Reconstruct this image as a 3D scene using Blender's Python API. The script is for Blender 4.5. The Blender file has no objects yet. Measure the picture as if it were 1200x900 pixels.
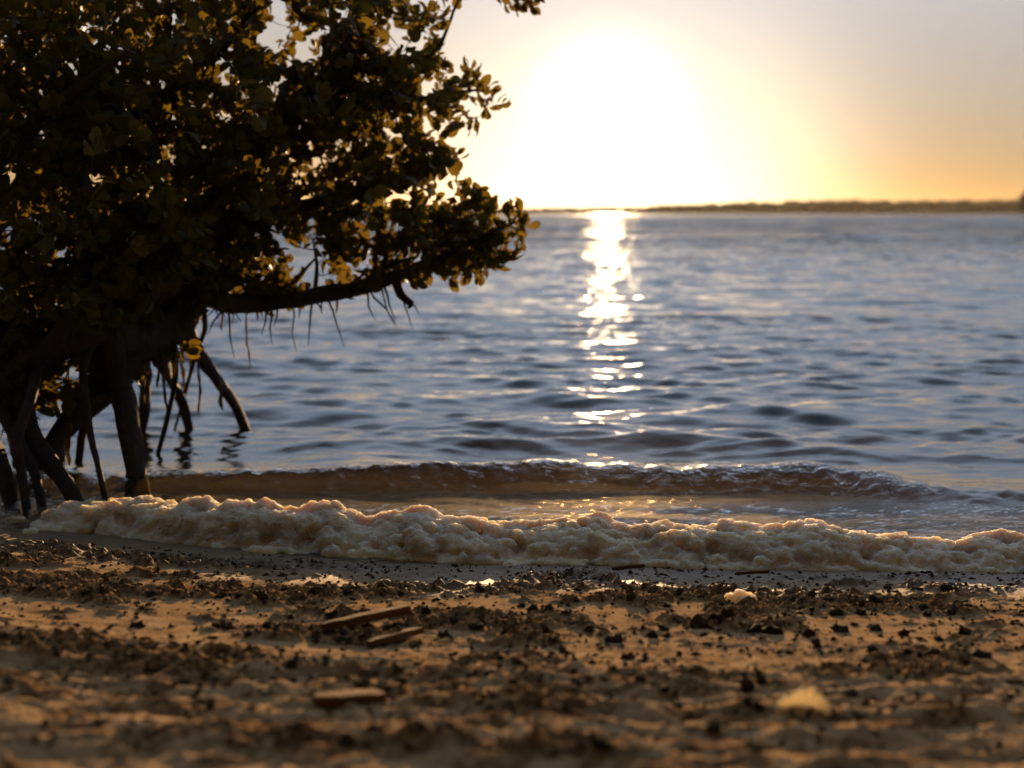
import bpy, bmesh, math, random
import numpy as np
from mathutils import Vector, Matrix

R = math.radians
S = bpy.context.scene
COL = S.collection
rng = np.random.default_rng(11)
random.seed(11)

# ------------------------------------------------------------------ camera
CAM_H = 0.80                       # metres above the water
PITCH = math.atan(201 / 1667.0)    # horizon line of the photograph
FPX = 1667.0                       # 50 mm lens, in pixels of the 1200 px wide photograph
cam_d = bpy.data.cameras.new("camera")
cam_d.lens = 50; cam_d.sensor_width = 36
cam_d.clip_start = 0.05; cam_d.clip_end = 12000
cam_d.dof.use_dof = True
cam_d.dof.focus_distance = 3.15
cam_d.dof.aperture_fstop = 3.0
cam_d.dof.aperture_blades = 0
cam = bpy.data.objects.new("camera", cam_d); COL.objects.link(cam)
cam.location = (0, 0, CAM_H); cam.rotation_euler = (math.pi / 2 - PITCH, 0, 0)
S.camera = cam

# ------------------------------------------------------------------ sky and sun
SUN_EL, SUN_AZ = R(3.8), R(3.85)   # azimuth is measured from +Y towards +X
SUN = Vector((math.sin(SUN_AZ) * math.cos(SUN_EL), math.cos(SUN_AZ) * math.cos(SUN_EL), math.sin(SUN_EL)))
world = bpy.data.worlds.new("World"); S.world = world; world.use_nodes = True
wn, wl = world.node_tree.nodes, world.node_tree.links
wn.clear()
w_out = wn.new('ShaderNodeOutputWorld')
sky = wn.new('ShaderNodeTexSky'); sky.sky_type = 'NISHITA'; sky.sun_disc = False
sky.sun_elevation = SUN_EL; sky.sun_rotation = SUN_AZ
sky.altitude = 0; sky.air_density = 0.8; sky.dust_density = 0.15; sky.ozone_density = 1.8
bg = wn.new('ShaderNodeBackground'); bg.inputs['Strength'].default_value = 0.0135
wl.new(sky.outputs[0], bg.inputs['Color'])
# the aureole of dusty air round the low sun
tc = wn.new('ShaderNodeTexCoord')
nrm = wn.new('ShaderNodeVectorMath'); nrm.operation = 'NORMALIZE'; wl.new(tc.outputs['Generated'], nrm.inputs[0])
dt = wn.new('ShaderNodeVectorMath'); dt.operation = 'DOT_PRODUCT'; wl.new(nrm.outputs[0], dt.inputs[0]); dt.inputs[1].default_value = SUN
def wm(op, a, b=None):
    n = wn.new('ShaderNodeMath'); n.operation = op
    for i, v in enumerate((a, b)):
        if v is None: continue
        if isinstance(v, (int, float)): n.inputs[i].default_value = v
        else: wl.new(v, n.inputs[i])
    return n.outputs[0]
ang = wm('ARCCOSINE', wm('MINIMUM', dt.outputs['Value'], 0.999999))
sepw = wn.new('ShaderNodeSeparateXYZ'); wl.new(nrm.outputs[0], sepw.inputs[0])
low = wm('EXPONENT', wm('DIVIDE', wm('ABSOLUTE', sepw.outputs['Z']), -math.sin(R(4.5))))   # dust lies low over the horizon
def lobe(width, power, strength, colour, layer=None):
    f = wm('MULTIPLY', wm('EXPONENT', wm('MULTIPLY', wm('POWER', wm('DIVIDE', ang, R(width)), power), -1.0)), strength)
    if layer: f = wm('MULTIPLY', f, layer)
    b = wn.new('ShaderNodeBackground'); b.inputs['Color'].default_value = (*colour, 1); wl.new(f, b.inputs['Strength'])
    return b.outputs[0]
def wadd(a, b):
    n = wn.new('ShaderNodeAddShader'); wl.new(a, n.inputs[0]); wl.new(b, n.inputs[1]); return n.outputs[0]
total = wadd(bg.outputs[0], lobe(2.7, 3.0, 0.62, (1.0, 0.86, 0.68)))
total = wadd(total, lobe(8.4, 3.0, 0.84, (1.0, 0.86, 0.66), low))
total = wadd(total, lobe(11.0, 1.2, 0.022, (1.0, 0.50, 0.30)))
total = wadd(total, lobe(38.0, 1.2, 0.205, (1.0, 0.33, 0.045), low))
veil = wn.new('ShaderNodeBackground')                              # pale high haze over the whole sky, bluer overhead
vmix = wn.new('ShaderNodeMix'); vmix.data_type = 'RGBA'
wl.new(wm('POWER', wm('MINIMUM', wm('MULTIPLY', wm('ABSOLUTE', sepw.outputs['Z']), 2.2), 1.0), 1.5), vmix.inputs[0])
vmix.inputs[6].default_value = (0.170, 0.146, 0.118, 1); vmix.inputs[7].default_value = (0.44, 0.54, 0.72, 1)
wl.new(vmix.outputs[2], veil.inputs['Color']); 
away = wm('POWER', wm('ADD', 0.515, wm('MULTIPLY', dt.outputs['Value'], 0.485)), 3.0)   # the sky dims away from the sunset
wl.new(wm('MULTIPLY', wm('SUBTRACT', 1.0, low), away), veil.inputs['Strength'])
total = wadd(total, veil.outputs[0])
wl.new(total, w_out.inputs['Surface'])

sun_d = bpy.data.lights.new("sun", 'SUN'); sun_d.energy = 5.0; sun_d.angle = R(0.55); sun_d.color = (1.0, 0.64, 0.30)
sun = bpy.data.objects.new("sun", sun_d); COL.objects.link(sun)
sun.rotation_euler = SUN.to_track_quat('Z', 'Y').to_euler(); sun.location = (3, 30, 8)

S.view_settings.view_transform = 'Standard'; S.view_settings.look = 'None'
S.view_settings.exposure = 1.15; S.view_settings.gamma = 1.0; S.view_settings.use_curve_mapping = False
S.cycles.max_bounces = 6; S.cycles.diffuse_bounces = 3; S.cycles.glossy_bounces = 3; S.cycles.transparent_max_bounces = 8
S.cycles.use_denoising = True
S.cycles.use_adaptive_sampling = True; S.cycles.adaptive_threshold = 0.02
S.cycles.sample_clamp_indirect = 6.0
S.cycles.sample_clamp_direct = 40.0

# ------------------------------------------------------------------ helpers
def ray(px, py):
    u, v = (px - 600) / FPX, (450 - py) / FPX
    c, s = math.cos(PITCH), math.sin(PITCH)
    return Vector((u, c + v * s, -s + v * c))
def at(px, py, depth):
    d = ray(px, py); return Vector((0, 0, CAM_H)) + d * (depth / d.y)

def _hash(ix, iy, seed):
    h = (ix.astype(np.int64) * 374761393 + iy.astype(np.int64) * 668265263 + seed * 1442695041) & 0xffffffff
    h = ((h ^ (h >> 13)) * 1274126177) & 0xffffffff
    h = h ^ (h >> 16)
    return h / 4294967295.0
def vnoise(x, y, seed=0):
    x = np.asarray(x, float); y = np.asarray(y, float)
    ix, iy = np.floor(x), np.floor(y); fx, fy = x - ix, y - iy
    ux, uy = fx * fx * fx * (fx * (fx * 6 - 15) + 10), fy * fy * fy * (fy * (fy * 6 - 15) + 10)
    a = _hash(ix, iy, seed); b = _hash(ix + 1, iy, seed); c = _hash(ix, iy + 1, seed); d = _hash(ix + 1, iy + 1, seed)
    return (a + (b - a) * ux) * (1 - uy) + (c + (d - c) * ux) * uy
def fbm(x, y, octv=4, seed=0, gain=0.5):
    s, a, t, f = 0, 1.0, 0, 1.0
    for i in range(octv):
        # rotate each octave so that no grid shows
        ca, sa = math.cos(1.1 * i + seed), math.sin(1.1 * i + seed)
        s = s + a * vnoise((x * ca - y * sa) * f + 17.3 * i, (x * sa + y * ca) * f - 9.1 * i, seed + i); t += a; a *= gain; f *= 2.03
    return s / t
def sstep(a, b, x):
    t = np.clip((x - a) / (b - a), 0, 1); return t * t * (3 - 2 * t)

def mesh_np(name, verts, quads, smooth=True):
    me = bpy.data.meshes.new(name)
    verts = np.asarray(verts, np.float32); quads = np.asarray(quads, np.int32)
    n = quads.shape[1]
    me.vertices.add(len(verts)); me.vertices.foreach_set('co', verts.ravel())
    me.loops.add(quads.size); me.loops.foreach_set('vertex_index', quads.ravel())
    me.polygons.add(len(quads))
    me.polygons.foreach_set('loop_start', np.arange(0, quads.size, n, dtype=np.int32))
    me.polygons.foreach_set('use_smooth', np.full(len(quads), smooth))
    me.update(calc_edges=True); me.validate()
    return me
def grid_faces(nx, ny, off=0):
    i = np.arange(nx - 1)[None, :] + np.arange(ny - 1)[:, None] * nx + off
    return np.stack([i, i + 1, i + 1 + nx, i + nx], -1).reshape(-1, 4)
def attr(me, name, vals):
    a = me.attributes.new(name, 'FLOAT', 'POINT'); a.data.foreach_set('value', np.asarray(vals, np.float32).ravel())
def link(name, me, mat, parent=None):
    o = bpy.data.objects.new(name, me); COL.objects.link(o)
    if mat and not me.materials: me.materials.append(mat)
    if parent: o.parent = parent
    return o
def tag(o, label=None, cat=None, group=None, kind=None):
    if label: o['label'] = label
    if cat: o['category'] = cat
    if group: o['group'] = group
    if kind: o['kind'] = kind
    return o
def empty(name, loc):
    o = bpy.data.objects.new(name, None); COL.objects.link(o); o.location = loc; o.empty_display_size = 0.1
    return o

class Mat:
    def __init__(self, name):
        self.m = bpy.data.materials.new(name); self.m.use_nodes = True
        self.n, self.l = self.m.node_tree.nodes, self.m.node_tree.links
        self.n.clear(); self.out = self.n.new('ShaderNodeOutputMaterial')
    def node(self, t, **kw):
        n = self.n.new(t)
        for k, v in kw.items():
            if k.startswith('_'): setattr(n, k[1:], v)
            else: self.put(n, k.replace('__', ' '), v)
        return n
    def put(self, n, key, v):
        s = n.inputs[int(key[1:])] if key[0] == 'i' and key[1:].isdigit() else n.inputs[key]
        if hasattr(v, 'is_linked'): self.l.new(v, s)
        elif isinstance(v, tuple) and len(v) == 3 and s.type == 'RGBA': s.default_value = (*v, 1)
        else: s.default_value = v
    def math(self, op, a, b=None, clamp=False):
        n = self.n.new('ShaderNodeMath'); n.operation = op; n.use_clamp = clamp
        self.put(n, 'i0', a)
        if b is not None: self.put(n, 'i1', b)
        return n.outputs[0]
    def mix(self, f, a, b):
        n = self.n.new('ShaderNodeMix'); n.data_type = 'RGBA'
        self.put(n, 'i0', f)
        for k, v in ((6, a), (7, b)):
            if hasattr(v, 'is_linked'): self.l.new(v, n.inputs[k])
            else: n.inputs[k].default_value = (*v, 1)
        return n.outputs[2]
    def noise(self, scale, detail=4, rough=0.55, vec=None, dist=0.0):
        n = self.n.new('ShaderNodeTexNoise'); n.inputs['Scale'].default_value = scale
        n.inputs['Detail'].default_value = detail; n.inputs['Roughness'].default_value = rough
        n.inputs['Distortion'].default_value = dist
        self.l.new(vec if vec else self.obj(), n.inputs['Vector']); return n.outputs[0]
    def obj(self):
        if not hasattr(self, '_tc'): self._tc = self.n.new('ShaderNodeTexCoord')
        return self._tc.outputs['Object']
    def ramp(self, f, stops):
        n = self.n.new('ShaderNodeValToRGB'); self.l.new(f, n.inputs[0])
        e = n.color_ramp.elements
        while len(e) < len(stops): e.new(0.5)
        for k, (p, c) in zip(e, stops): k.position = p; k.color = (*c, 1)
        return n.outputs[0]
    def attr(self, name):
        n = self.n.new('ShaderNodeAttribute'); n.attribute_name = name; return n.outputs['Fac']
    def bump(self, h, dist, strength=1.0, normal=None):
        n = self.n.new('ShaderNodeBump'); n.inputs['Distance'].default_value = dist; self.put(n, 'Strength', strength)
        self.l.new(h, n.inputs['Height'])
        if normal: self.l.new(normal, n.inputs['Normal'])
        return n.outputs[0]
    def mapped(self, scale):
        n = self.n.new('ShaderNodeMapping'); n.inputs['Scale'].default_value = scale; self.l.new(self.obj(), n.inputs[0]); return n.outputs[0]
    def surf(self, s): self.l.new(s, self.out.inputs['Surface']); return self.m

# ------------------------------------------------------------------ ground: beach, shore and sea bed in one sheet
def sstep(a, b, x):
    t = np.clip((x - a) / (b - a), 0, 1); return t * t * (3 - 2 * t)
def shore_y(x):                      # line where the sand meets the still water
    return 3.20 - 0.05 * x - 0.012 * np.sin(x * 1.7 + 0.6) + 0.29 * sstep(-0.25, -1.3, x)
def base_z(x, y):
    s = shore_y(np.clip(x, -4, 4)) - y            # metres up the beach
    up = 0.125 * np.minimum(s, 3) + 0.05 * np.clip(s - 1.1, 0, 0.7) + 0.02 * np.clip(s - 3, 0, 30)
    down = 0.075 * np.maximum(s, -12) + 0.004 * np.clip(s + 12, -300, 0)
    blocker_bank = 4.5 * sstep(4.6, 9.0, s + 0.6 * np.sin(np.clip(x, -300, 300) * 0.7)) * (1 + 0.25 * (fbm(np.clip(x, -3000, 3000) * 0.4, np.clip(y, -3000, 3000) * 0.4, 3, 12) - 0.5))  # unseen rise behind the camera, added to block sky light from there
    return np.where(s > 0, up + blocker_bank, down)
def wrack_mask(x, y):                # where dark weed crumbs and mud cover the sand
    n = fbm(x * 3.1 + 0.8 * vnoise(x * 2, y * 3, 2), y * 5.6, 5, 5, 0.62)
    s = shore_y(np.clip(x, -4, 4)) - y
    s = s + 0.16 * (vnoise(x * 1.3, y * 1.1, 19) - 0.5)
    band = np.exp(-((s - 0.66) / 0.17) ** 2) * 0.10
    band2 = np.exp(-((s - 1.40) / 0.14) ** 2) * 0.05 - 0.10 * sstep(1.45, 1.6, s)
    clear = np.exp(-((s - 1.02) / 0.16) ** 2) * 0.07 + 0.10 * np.exp(-((s - 0.98) / 0.22) ** 2 - ((x - 0.45) / 0.30) ** 2)
    return sstep(0.49, 0.60, n + band + band2 - clear)
def ground_z(x, y):
    x = np.asarray(x, float); y = np.asarray(y, float)
    z = base_z(x, y)
    s = shore_y(np.clip(x, -4, 4)) - y
    near = sstep(0.0, 0.25, s) * (1 - sstep(4, 6, s))
    w = wrack_mask(x, y)
    lump = fbm(x * 38, y * 48, 4, 21, 0.55)
    z = z + near * (0.006 * (fbm(x * 5, y * 9, 3, 8) - 0.5))
    z = z + near * w * (0.050 * np.clip(lump - 0.44, 0, 1))
    grit = fbm(x * 55, y * 70, 4, 31, 0.6)
    z = z + near * sstep(0.06, 0.40, s) * 0.016 * np.clip(grit - 0.49, 0, 1) * (0.04 + 0.96 * sstep(0.46, 0.62, fbm(x * 6, y * 9, 3, 33)))
    # long low ridges of dried wrack further up the beach
    rid = 1 - np.abs(2 * fbm(x * 1.6, y * 8.5, 4, 41) - 1)
    fore = sstep(1.10, 1.38, s) * (1 - sstep(3, 5, s))
    z = z + fore * (0.026 * (rid - 0.72) + 0.034 * (fbm(x * 16, y * 24, 5, 47, 0.6) - 0.5))
    z = z + (1 - near) * (s < 0) * 0.01 * (fbm(x * 2, y * 3, 3, 4) - 0.5)
    return z
def span(a, b, n): return list(np.linspace(a, b, n))
def outward(start, end, n): return list(np.geomspace(start, end, n))
gx = np.array([-v for v in outward(1.66, 6000, 44)][::-1] + span(-1.62, 1.62, 540) + outward(1.66, 6000, 44))
gy = np.array([-6000, -1500, -400, -100, -30, -14, -10] + span(-7, -0.4, 24) + [0.0, 0.3, 0.7, 1.0] + span(1.2, 3.75, 430) + span(3.8, 6, 40) + list(np.geomspace(6.2, 9000, 40)))
X, Y = np.meshgrid(gx, gy)
Z = ground_z(X, Y)
gm = mesh_np('ground', np.stack([X, Y, Z], -1).reshape(-1, 3), grid_faces(len(gx), len(gy)))
Sx = shore_y(np.clip(X, -4, 4)) - Y
speck = sstep(0.52, 0.60, fbm(X * 20, Y * 30, 4, 52, 0.6)) * (0.45 + 0.5 * sstep(1.1, 1.4, Sx))
attr(gm, 'wrack', np.maximum(wrack_mask(X, Y), speck) * sstep(0.04, 0.30, shore_y(np.clip(X, -4, 4)) - Y))
attr(gm, 'up', shore_y(np.clip(X, -4, 4)) - Y)
m = Mat('sand')
up = m.attr('up'); wr = m.attr('wrack')
n1 = m.noise(26, 6, 0.62); n2 = m.noise(420, 3, 0.6); n3 = m.noise(3.0, 4)
sandc = m.ramp(n1, [(0.3, (0.26, 0.155, 0.072)), (0.55, (0.38, 0.24, 0.118)), (0.75, (0.46, 0.30, 0.155))])
sandc = m.mix(m.math('MULTIPLY', m.math('GREATER_THAN', n2, 0.60), 0.55), sandc, (0.10, 0.06, 0.035))
wetf = m.math('SUBTRACT', 1.0, m.node('ShaderNodeMapRange', _clamp=True, Value=m.math('ADD', up, m.math('MULTIPLY', m.math('SUBTRACT', n3, 0.5), 0.5)), From__Min=0.12, From__Max=0.50).outputs[0])
col = m.mix(wr, sandc, m.ramp(m.noise(90, 5, 0.7), [(0.32, (0.045, 0.025, 0.012)), (0.48, (0.15, 0.082, 0.036)), (0.62, (0.34, 0.19, 0.08))]))
col = m.mix(m.math('MULTIPLY', wetf, 0.55), col, (0.060, 0.045, 0.034))
col = m.mix(m.node('ShaderNodeMapRange', _clamp=True, Value=m.math('ADD', up, m.math('MULTIPLY', n3, 0.8)), From__Min=4.6, From__Max=5.4).outputs[0], col, m.mix(n3, (0.020, 0.028, 0.010), (0.050, 0.052, 0.020)))   # dark scrub tone invented for the added, unseen bank
col = m.mix(m.node('ShaderNodeMapRange', _clamp=True, Value=up, From__Min=0.02, From__Max=-0.12).outputs[0], col, (0.045, 0.031, 0.020))   # dark silt under water
rough = m.math('SUBTRACT', 0.92, m.math('MULTIPLY', wetf, 0.42))
bmp = m.bump(m.noise(700, 4, 0.7), 0.0012, 0.8); bmp = m.bump(m.noise(150, 4, 0.7), 0.005, 0.8, bmp); bmp = m.bump(m.noise(55, 4, 0.65), 0.010, m.math('ADD', 0.12, m.math('MULTIPLY', wr, 0.6)), bmp)
p = m.node('ShaderNodeBsdfPrincipled', Base__Color=col, Roughness=rough, Normal=bmp)
m.put(p, 'Specular IOR Level', m.math('MULTIPLY', wetf, 0.30))
tag(link('ground', gm, m.surf(p.outputs[0])), kind='structure')

# ------------------------------------------------------------------ water with real waves
def crest1(x):   # the small wave about to break on the beach
    return 4.03 - 0.02 * x - 0.10 * sstep(0.75, 1.6, x) + 0.05 * np.sin(x * 2.1 + 0.4) * 0.5 + 0.10 * (fbm(x * 2.2, x * 0 + 3.3, 4, 61) - 0.5)
comps = []
crng = np.random.default_rng(5)
for i in range(84):
    lam = 0.10 * (1.15 / 0.10) ** crng.random()
    th = crng.normal(0, 0.33)
    amp = 0.0037 * lam ** 0.76 * (0.6 + 0.8 * crng.random()) / (1 + (lam / 1.5) ** 2)
    comps.append((2 * math.pi / lam * math.sin(th), 2 * math.pi / lam * math.cos(th), amp, crng.random() * 6.283, lam))
far_comps = []
for i in range(26):
    lam = 1.3 * (4.5 / 1.3) ** crng.random(); th = crng.normal(0, 0.40)
    far_comps.append((2 * math.pi / lam * math.sin(th), 2 * math.pi / lam * math.cos(th), 0.0052 * lam * (0.6 + 0.8 * crng.random()), crng.random() * 6.283, lam))
def wave_z(x, y, cell):
    z = np.zeros_like(x)
    wx = x + 0.25 * (vnoise(x * 0.9, y * 0.9, 71) - 0.5); wy = y + 0.30 * (vnoise(x * 0.8 + 5, y * 0.8, 72) - 0.5)
    for kx, ky, a, ph, lam in comps:
        k = np.clip((lam / (cell * 3.0)) - 0.5, 0, 1)
        if np.max(k) <= 0: continue
        q = np.sin(kx * wx + ky * wy + ph)
        z += k * a * (np.exp(1.0 * q) - 1.266) * 0.85
    if np.max(y) > 24:                 # longer chop in the open water
        open_ = sstep(22, 60, y)
        for kx, ky, a, ph, lam in far_comps:
            k = np.clip((lam / (cell * 2.4)) - 0.5, 0, 1)
            if np.max(k) > 0: z += open_ * k * a * np.sin(kx * wx + ky * wy + ph)
    gust = 0.75 + 0.5 * fbm(x * 0.22, y * 0.30, 3, 77)
    sh = np.clip((y - shore_y(np.clip(x, -4, 4))), 0, 99)
    amp = 0.05 + 0.95 * sstep(0.75, 2.0, sh)
    z = z * gust * amp * 1.0
    # second swell behind the breaking wave
    c2 = 4.78 - 0.03 * x + 0.07 * np.sin(x * 1.6 + 1.0) + 0.05 * np.sin(x * 3.7)
    a2 = 0.036 * (0.45 + 0.55 * sstep(-1.0, -0.4, x) * (1 - sstep(0.7, 1.5, x))) * (0.7 + 0.6 * fbm(x * 1.5, x * 0, 2, 64))
    d2 = y - c2
    z += a2 * np.exp(-(d2 / np.where(d2 < 0, 0.11, 0.24)) ** 2)
    c3 = 5.6 + 0.05 * x + 0.10 * np.sin(x * 1.3 + 4)
    d3 = y - c3
    z += 0.030 * (fbm(x * 1.1, x * 0, 2, 65)) * np.exp(-(d3 / np.where(d3 < 0, 0.13, 0.28)) ** 2) * 1.4
    # short steep ripples among and beside the roots
    rr = fbm(x * 1.8, y * 5.5, 3, 58)
    z += 0.075 * np.clip(rr - 0.45, 0, 1) * np.exp(-((y - 4.75) / 0.55) ** 2) * sstep(0.25, -0.5, x)
    # the breaking wave: steep towards the beach, long behind
    yc = crest1(x); d1 = y - yc
    a1 = 0.073 * (0.62 + 0.38 * sstep(-1.2, -0.3, x)) * (1 - 0.62 * sstep(0.85, 1.35, x)) * (0.45 + 1.05 * fbm(x * 3.2, x * 0, 4, 62, 0.6))
    front = 0.060 + 0.05 * sstep(0.8, 1.3, x)
    prof = np.where(d1 < 0, np.exp(-np.abs(d1 / front) ** 2.4), np.exp(-(d1 / 0.26) ** 2))
    z += a1 * prof
    face = np.exp(-((d1 + 0.05) / 0.07) ** 2)
    z += face * 0.020 * (fbm(x * 24, y * 16, 4, 66, 0.6) - 0.5)
    z += 0.013 * np.exp(-((d1 - 0.01) / 0.05) ** 2) * (fbm(x * 22, y * 14, 4, 67) - 0.5)
    # thin backwash between the wave and the foam
    wash = 1 - sstep(0.6, 0.95, sh)
    z += wash * (0.0125 * (fbm(x * 20, y * 36, 4, 68, 0.62) - 0.5) + 0.006 * (fbm(x * 5, y * 11, 3, 69) - 0.5))
    z += wash * 0.004
    # a last little edge lifting behind the foam
    de = sh - 0.30
    z += 0.014 * (fbm(x * 3, x * 0, 3, 70)) * np.exp(-(de / 0.035) ** 2)
    return z
verts, faces, deps, offs = [], [], [], 0
for (x0, x1, y0, y1, cx, cy) in ((-2.6, 2.2, 2.9, 5.2, 0.011, 0.008), (-5.0, 5.0, 5.2, 11.0, 0.026, 0.020), (-13, 13, 11.0, 26, 0.06, 0.055), (-20, 20, 26, 46, 0.085, 0.085), (-44, 44, 46, 110, 0.17, 0.32), (-100, 100, 110, 250, 0.50, 0.62)):
    xs = np.arange(x0, x1 + cx / 2, cx); ys = np.arange(y0, y1 + cy / 2, cy)
    Xw, Yw = np.meshgrid(xs, ys)
    cell = np.full_like(Xw, max(cx, cy)) if y0 < 5 else np.maximum(cx, cy) * np.ones_like(Xw)
    Zw = wave_z(Xw, Yw, cell) * (1.3 if y0 > 20 else 1.15 if y0 > 10 else 1.0)
    verts.append(np.stack([Xw, Yw, Zw], -1).reshape(-1, 3)); faces.append(grid_faces(len(xs), len(ys), offs)); offs += Xw.size
    deps.append(Zw - base_z(Xw, Yw))
# the rest of the bay: side wings and the far water out to the horizon (fine waves there are bump)
def plain(xs, ys):
    global offs
    Xw, Yw = np.meshgrid(np.array(xs), np.array(ys)); Zw = wave_z(Xw, Yw, np.full_like(Xw, 9.0)) * 0.6 - 0.004
    verts.append(np.stack([Xw, Yw, Zw], -1).reshape(-1, 3)); faces.append(grid_faces(len(xs), len(ys), offs)); offs += Xw.size
    deps.append(Zw - base_z(Xw, Yw))
def far(a, b, n): return list(np.geomspace(a, b, n))
plain([-v for v in far(2.6, 4000, 40)][::-1], span(2.0, 5.2, 30)); plain(far(2.2, 4000, 40), span(2.0, 5.2, 30))
plain([-v for v in far(5.0, 4000, 40)][::-1], span(5.2, 11, 40)); plain(far(5.0, 4000, 40), span(5.2, 11, 40))
plain([-v for v in far(13, 4000, 40)][::-1], span(11, 26, 60)); plain(far(13, 4000, 40), span(11, 26, 60))
plain([-v for v in far(20, 4000, 40)][::-1], span(26, 46, 60)); plain(far(20, 4000, 40), span(26, 46, 60))
plain([-v for v in far(44, 4000, 30)][::-1], span(46, 110, 60)); plain(far(44, 4000, 30), span(46, 110, 60))
plain([-v for v in far(100, 4000, 24)][::-1], span(110, 250, 30)); plain(far(100, 4000, 24), span(110, 250, 30))
plain([-v for v in far(60, 4000, 30)][::-1] + span(-59, 59, 60) + far(60, 4000, 30), far(250, 9000, 70))
wmesh = mesh_np('water', np.concatenate(verts), np.concatenate(faces))
Wv = np.concatenate(verts)
attr(wmesh, 'face', np.exp(-((Wv[:, 1] - crest1(np.clip(Wv[:, 0], -9, 9)) + 0.055) / 0.075) ** 2) * (1 - sstep(0.9, 1.4, Wv[:, 0])) * sstep(-2.6, -1.8, Wv[:, 0]))
attr(wmesh, 'depth', np.concatenate([d.ravel() for d in deps]))
m = Mat('water')
dep = m.attr('depth')
sep = m.node('ShaderNodeSeparateXYZ', Vector=m.obj())
farf = m.node('ShaderNodeMapRange', _clamp=True, Value=sep.outputs['Y'], From__Min=9.0, From__Max=45.0).outputs[0]
b1 = m.bump(m.noise(9.0, 4, 0.55, m.mapped((0.55, 1.0, 1.0)), 0.4), 0.018, m.math('ADD', 0.22, m.math('MULTIPLY', farf, 0.7)))
b2 = m.bump(m.noise(38, 3, 0.5, m.mapped((0.6, 1.0, 1.0))), 0.004, 0.35, b1)
cat = m.node('ShaderNodeMapRange', _clamp=True, Value=m.noise(0.55, 4, 0.65, m.mapped((0.10, 1.0, 1.0))), From__Min=0.36, From__Max=0.64, To__Min=0.15, To__Max=1.25).outputs[0]   # cat's-paws of wind on the far water
b3 = m.bump(m.noise(1.1, 4, 0.6, m.mapped((0.5, 1.0, 1.0)), 0.5), 0.50, m.math('MULTIPLY', farf, cat), b2)
b3 = m.bump(m.noise(42, 4, 0.65, m.mapped((0.7, 1.0, 0.8)), 0.8), 0.030, m.math('MULTIPLY', m.attr('face'), 0.8), b3)
wash_f = m.node('ShaderNodeMapRange', _clamp=True, Value=dep, From__Min=0.075, From__Max=0.04).outputs[0]
b3 = m.bump(m.noise(85, 4, 0.65, m.mapped((0.6, 1.0, 1.0)), 0.4), 0.014, m.math('MULTIPLY', wash_f, 0.9), b3)
geo = m.n.new('ShaderNodeNewGeometry')
f2 = m.node('ShaderNodeMapRange', _clamp=True, Value=sep.outputs['Y'], From__Min=24.0, From__Max=60.0).outputs[0]
b3 = m.bump(m.noise(3.4, 3, 0.55, m.mapped((0.5, 1.0, 1.0)), 0.5), 0.11, m.math('MULTIPLY', f2, cat), b3)
fr = m.node('ShaderNodeFresnel', IOR=m.math('SUBTRACT', 1.333, m.math('MULTIPLY', geo.outputs['Backfacing'], 1.333 - 1 / 1.333)), Normal=b3)   # light entering from the air side
gl = m.node('ShaderNodeBsdfGlossy', Color=(1, 1, 1), Roughness=m.math('ADD', 0.035, m.math('MULTIPLY', farf, 0.06)), Normal=b3)
murk = m.mix(m.node('ShaderNodeMapRange', _clamp=True, Value=dep, From__Min=0.10, From__Max=0.22).outputs[0], (0.045, 0.031, 0.018), (0.080, 0.105, 0.130))
df = m.node('ShaderNodeBsdfDiffuse', Color=murk)
tl = m.node('ShaderNodeBsdfTranslucent', Color=m.mix(m.node('ShaderNodeMapRange', _clamp=True, Value=dep, From__Min=0.10, From__Max=0.19).outputs[0], (0.13, 0.082, 0.032), (0.018, 0.026, 0.032)))
body = m.node('ShaderNodeMixShader', Fac=0.70); m.l.new(df.outputs[0], body.inputs[1]); m.l.new(tl.outputs[0], body.inputs[2])
tr = m.node('ShaderNodeBsdfTransparent', Color=(0.74, 0.68, 0.56))
opq = m.node('ShaderNodeMapRange', _clamp=True, Value=dep, From__Min=0.0, From__Max=0.22, To__Min=0.15, To__Max=0.98).outputs[0]
under = m.node('ShaderNodeMixShader', Fac=opq); m.l.new(tr.outputs[0], under.inputs[1]); m.l.new(body.outputs[0], under.inputs[2])
top = m.node('ShaderNodeMixShader', Fac=m.math('MULTIPLY', fr.outputs[0], m.math('SUBTRACT', 1.0, m.math('MULTIPLY', farf, 0.25)))); m.l.new(under.outputs[0], top.inputs[1]); m.l.new(gl.outputs[0], top.inputs[2])
tag(link('water', wmesh, m.surf(top.outputs[0])), kind='structure')

# ------------------------------------------------------------------ far shore with its low woods
def far_band(name, y0, xs, top, depth, mat, seed):
    prof = top(xs)
    rows = [(-3, 0.0), (-2, 0.55), (0, 0.92), (depth * 0.4, 1.0), (depth, 0.9), (depth + 4, -0.1)]
    V = []
    for r, (dy, k) in enumerate(rows):
        jit = (fbm(xs * 0.05, xs * 0 + r, 3, seed + r) - 0.5) * 2.0
        V.append(np.stack([xs, y0 + dy + jit * 3, np.where(k > 0, prof * k + jit * prof * 0.06, -1.5)], -1))
    return mesh_np(name, np.concatenate(V), grid_faces(len(xs), len(rows)))
xs = np.linspace(-900, 1100, 1200)
ms = Mat('far_land'); pb = ms.node('ShaderNodeBsdfPrincipled', Base__Color=ms.mix(ms.noise(0.05, 3), (0.05, 0.045, 0.025), (0.09, 0.07, 0.04)), Roughness=0.95); ms.surf(pb.outputs[0])
tag(link('far_shore', far_band('far_shore', 1180, xs, lambda x: 1.2 + 0.8 * fbm(x * 0.01, x * 0, 3, 3), 400, ms.m, 90), ms.m), kind='structure')
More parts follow.
